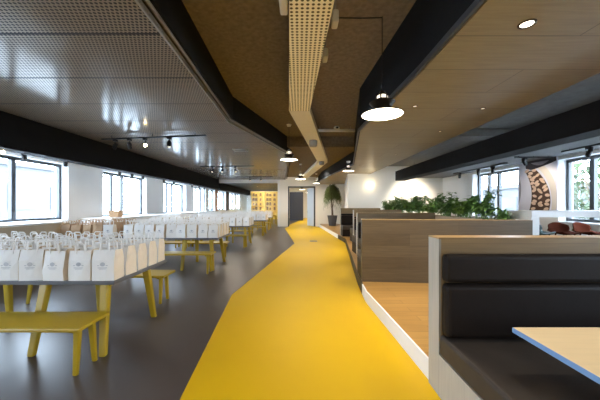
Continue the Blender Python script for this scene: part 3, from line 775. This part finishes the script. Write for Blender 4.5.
# ------------------------------------------------------------------ poster on the right wall
t = empty('nut_picture', (XR, 7.84, 1.30)); tag(t, 'large poster of nuts in a curved pale bowl between the right windows', 'poster')
PW, PH = 1.28, 1.50
def pp(u, v, k): return (-.02 - .0015 * k, (0.5 - u) * PW, v * PH)
MB().box(-.02, -.0005, -PW / 2, PW / 2, 0, PH).build('panel', M['poster_bg'], t)
def poly(name, uv, k, mat):
    m = MB(); m.add([pp(u, v, k) for u, v in uv], [tuple(range(len(uv)))]); return m.build(name, mat, t)
def bez(a, b, c, n=12): return [((1 - s) ** 2 * a[0] + 2 * s * (1 - s) * b[0] + s * s * c[0], (1 - s) ** 2 * a[1] + 2 * s * (1 - s) * b[1] + s * s * c[1]) for s in [i / n for i in range(n + 1)]]
def strip(name, P, Q, k, mat):
    m = MB(); n = len(P); m.add([pp(u, v, k) for u, v in P] + [pp(u, v, k) for u, v in Q], [(i, i + 1, n + i + 1, n + i) for i in range(n - 1)]); return m.build(name, mat, t)
strip('bowl_print', bez((.30, .97), (.98, .62), (.86, .0)), bez((.52, .97), (1.12, .62), (.97, .0)), 1, M['poster_pale'])
strip('shade_print', bez((.0, .75), (.16, .45), (.0, .12)), bez((.0, .74), (.03, .45), (.0, .13)), 1, M['poster_grey'])
inn = bez((.20, .78), (.50, .42), (.30, .0), 16); out = bez((.48, .80), (.98, .42), (.80, .0), 16)
strip('nut_bed_print', inn, out, 1, M['poster_brown'])
nm = MB(); r = random.Random(5)
for i in range(10):
    s = (i + .5) / 10
    for j in range(3):
        f = (j + .5) / 3 + r.uniform(-.03, .03); k0 = min(15, int(s * 16))
        cu = inn[k0][0] * (1 - f) + out[k0][0] * f; cv = (inn[k0][1] * (1 - f) + out[k0][1] * f) + r.uniform(-.015, .015) - (.040 if j % 2 else 0)
        a = r.uniform(-.5, .5); ru, rv = r.uniform(.060, .068), r.uniform(.026, .031)
        pts = [(cu + ru * math.cos(q) * math.cos(a) - rv * math.sin(q) * math.sin(a), max(.004, cv + ru * math.cos(q) * math.sin(a) + rv * math.sin(q) * math.cos(a))) for q in [2 * PI * w / 12 for w in range(12)]]
        nm.add([pp(u, v, 2 + .2 * j) for u, v in pts], [tuple(range(12))])
nm.build('nuts_print', M['poster_nut'], t)
poly('rim_print', [(.20, .99), (.97, .99), (.99, .90), (.80, .86), (.55, .82), (.36, .80), (.22, .84)], 3, M['poster_dark'])
poly('inner_rim_print', bez((.36, .93), (.6, .80), (.82, .93)), 4, M['poster_grey'])

# ------------------------------------------------------------------ floor box
t = empty('floor_box', (.58, 11.6, .004)); tag(t, 'small dark square socket lid set in the yellow path', 'floor box')
MB().box(-.14, .14, -.14, .14, 0, .004).build('lid', M['dark_grey'], t)
m = MB(); m.box(-.155, .155, -.155, -.14, 0, .003); m.box(-.155, .155, .14, .155, 0, .003); m.box(-.155, -.14, -.14, .14, 0, .003); m.box(.14, .155, -.14, .14, 0, .003); m.build('rim', M['rail_metal'], t)

# ------------------------------------------------------------------ far room
def shelf_unit(x0, x1, y, label):
    t = empty('shelf_unit', (x0, y, 0)); tag(t, label, 'shelf', 'yellow shelf units in the far room')
    W = x1 - x0; m = MB()
    m.box(0, W, .36, .40, 0, 2.9); m.build('back_panel', M['yellow_shelf'], t)
    for i in range(7): MB().box(.03, W - .03, 0, .36, .02 + i * .47, .05 + i * .47).build('shelf_board', M['yellow_shelf'], t)
    for x in (0, W / 2 - .015, W - .03): MB().box(x, x + .03, 0, .36, 0, 2.9).build('upright', M['yellow_shelf'], t)
shelf_unit(-5.0, -3.6, 29.0, 'yellow shelf unit in the far room, nearer the windows')
shelf_unit(-3.55, -2.0, 29.0, 'yellow shelf unit in the far room, nearer the doorway')
k = 0
gb = None
for (x0, x1) in ((-5.0, -3.6), (-3.55, -2.0)):
    for lv_ in range(2, 6):
        for q in range(3):
            w_, h_ = R.uniform(.14, .24), R.uniform(.16, .32)
            x = x0 + (.22, .50, .95)[q]
            mm = MB(); mm.box(-w_ / 2, w_ / 2, 0, .2, 0, h_); mm.box(-w_ / 2 + .02, w_ / 2 - .02, .02, .18, h_, h_ + .03)
            o = mm.build('storage_jar', M['shelf_item']); o.location = (x, 29.06, .0505 + lv_ * .47)
            tag(o, 'small dark storage jar on a shelf of the yellow far-room units', 'jar', 'jars on the yellow far-room shelves')
for y, mat, lb in ((22.5, 'orange_print', 'narrow orange-brown wall banner between far-room windows'), (25.8, 'dark_print', 'narrow dark wall banner between far-room windows')):
    o = MB(); o.box(XL, XL + .02, y - .45, y + .45, 1.0, 2.7); o.box(XL, XL + .035, y - .47, y + .47, 2.7, 2.73); tag(o.build('wall_banner', M[mat]), lb, 'banner')
light('AREA', (-3.6, 26.6, 3.05), 260, (1, .82, .5), .8, target=(-3.6, 29.2, 1.2))
light('AREA', (-3.5, 23.0, 3.05), 90, (1, .85, .6), .8, target=(-3.5, 23, 0))
light('SPOT', (-.3, 25.4, 3.2), 60, (1, .9, .8), .05, 60, (-.4, 27, 1.9))
light('AREA', (.9, 25.0, 3.3), 90, WARM, .6, target=(.9, 25, 0))
m_ = [(-2.6, 21.3), (-3.8, 21.5), (-2.3, 23.6)]
def small_stool(x, y, label):
    t = empty('yellow_stool', (x, y, 0)); tag(t, label, 'stool', 'yellow stools behind the glazed screen')
    MB().box(-.18, .18, -.18, .18, .66, .70).build('seat', M['yellow_lac'], t, bevel=.01)
    for sx in (-1, 1):
        for sy in (-1, 1): splay_leg((.13 * sx, .13 * sy, .66), (.18 * sx, .18 * sy, 0), .02, .016).build('leg', M['yellow_lac'], t)
small_stool(-1.85, 20.7, 'yellow stool behind the glazed screen, nearest the white pillar')
small_stool(-2.45, 20.9, 'yellow stool behind the glazed screen, one further from the pillar')
small_stool(-2.1, 22.6, 'yellow stool deeper behind the glazed screen')

# ------------------------------------------------------------------ outdoors
struct(MB().box(-60, 60, -40, 80, -.6, -.4).build('ground', M['out_ground']))
t = empty('pale_building', (-24, 18, -.4)); tag(t, 'pale flat-roofed building faintly seen beyond the left windows', 'building')
MB().box(-5, 0, -16, 16, 0, 5.2).build('wall', M['out_wall'], t)
MB().box(-5.2, .25, -16.2, 16.2, 5.2, 5.5).build('roof_edge', M['out_wall'], t)
for i in range(8): MB().box(0, .05, -15 + i * 4, -12.6 + i * 4, 1.5, 3.6).build('window', M['out_glass'], t)
def tree(x, y, h, label):
    t = empty('tree', (x, y, -.4)); tag(t, label, 'tree', 'trees outside the right windows')
    r = random.Random(int(x * 7 + y * 31)); tk, lv = MB(), MB()
    tk.tube([(0, 0, 0), (.1, .05, h * .4), (0, .1, h * .8)], [.16, .12, .05], 8)
    for q in range(10):
        a = r.uniform(0, 2 * PI); tk.tube([(.05, .05, h * r.uniform(.25, .6)), (math.cos(a) * 1.2, math.sin(a) * 1.2, h * r.uniform(.5, .9))], [.05, .015], 5)
    for q in range(1600):
        a = r.uniform(0, 2 * PI); ph = r.uniform(-1, 1); rad = r.uniform(.5, 1) ** .5
        p = Vector((math.cos(a) * math.sqrt(1 - ph * ph) * 1.9 * rad, math.sin(a) * math.sqrt(1 - ph * ph) * 1.9 * rad, h * .58 + ph * h * .42 * rad))
        leaf(lv, p, Vector((r.uniform(-1, 1), r.uniform(-1, 1), r.uniform(-.6, .6))), Vector((0, 0, 1)), r.uniform(.18, .34), r.uniform(.1, .18))
    tk.build('trunk', M['bark'], t); lv.build('crown', M['out_leaf'], t)
tree(11.8, 10.4, 5.0, 'leafy green tree outside the right window, nearer the high table')
tree(14.6, 13.9, 5.2, 'leafy green tree outside the right windows, seen through the wide pane')
tree(11.0, 5.6, 4.6, 'leafy green tree outside at the very edge of the right window')
t = empty('white_house', (14, 21.0, -.4)); tag(t, 'pale house outside beyond the right window above the plants', 'building')
MB().box(0, 6, -4, 4, 0, 3.0).build('wall', M['out_wall'], t)
MB().box(-.2, 6.2, -4.2, 4.2, 3.0, 3.25).build('roof', M['out_wall'], t)
for i in range(2): MB().box(-.04, .01, -3 + i * 3.5, -1 + i * 3.5, 1, 2.4).build('window', M['out_glass'], t)

# ------------------------------------------------------------------ added room fill lights without fixtures, behind the camera too
for (x, y) in ((.2, -1.2), (.2, -3.2)): light('AREA', (x, y, 2.7), 50, WARM, .5, target=(x, y, 0))
for (x, y) in ((-3.2, .5), (-3.2, 3.4)): light('SPOT', (x, y, 3.1), 25, (1, .85, .65), .1, 100, (x, y, 0))

for (x, y) in ((1.0, 15.0), (-.2, 16.5)): light('AREA', (x, y, 3.3), 50, (1, .93, .82), .6, target=(x, y + .8, 0))  # added lights brightening the end wall and niche, no fixtures
light('AREA', (2.9, 11.2, 2.9), 22, (1, .92, .78), .6, target=(3.4, 13, 1.6))  # added wash light that brightens the cross wall behind the booths
# ------------------------------------------------------------------ world, camera, view
w = bpy.data.worlds.new('sky'); sc.world = w; w.use_nodes = True
nt = w.node_tree; bg = nt.nodes['Background']
tc = nt.nodes.new('ShaderNodeTexCoord'); sp = nt.nodes.new('ShaderNodeSeparateXYZ'); nt.links.new(tc.outputs['Generated'], sp.inputs[0])
cr = nt.nodes.new('ShaderNodeValToRGB'); cr.color_ramp.elements[0].color = (.72, .85, 1.0, 1); cr.color_ramp.elements[1].color = (.62, .78, 1.0, 1)
nt.links.new(sp.outputs['Z'], cr.inputs[0]); nt.links.new(cr.outputs[0], bg.inputs['Color'])
bg.inputs['Strength'].default_value = 29.0

cam = bpy.data.cameras.new('camera'); co = bpy.data.objects.new('camera', cam); COL.objects.link(co)
co.location = (0, 0, 1.5); co.rotation_euler = (PI / 2, 0, 0)
cam.sensor_width = 36; cam.lens = 280 / 600 * 36; cam.shift_y = 5 / 600; cam.shift_x = .5 / 600
cam.clip_start = .05; cam.clip_end = 300
sc.camera = co
sc.view_settings.view_transform = 'Standard'
sc.view_settings.look = 'None'
sc.view_settings.exposure = 0.0
sc.cycles.max_bounces = 10; sc.cycles.diffuse_bounces = 6; sc.cycles.transparent_max_bounces = 12
sc.cycles.sample_clamp_indirect = 8
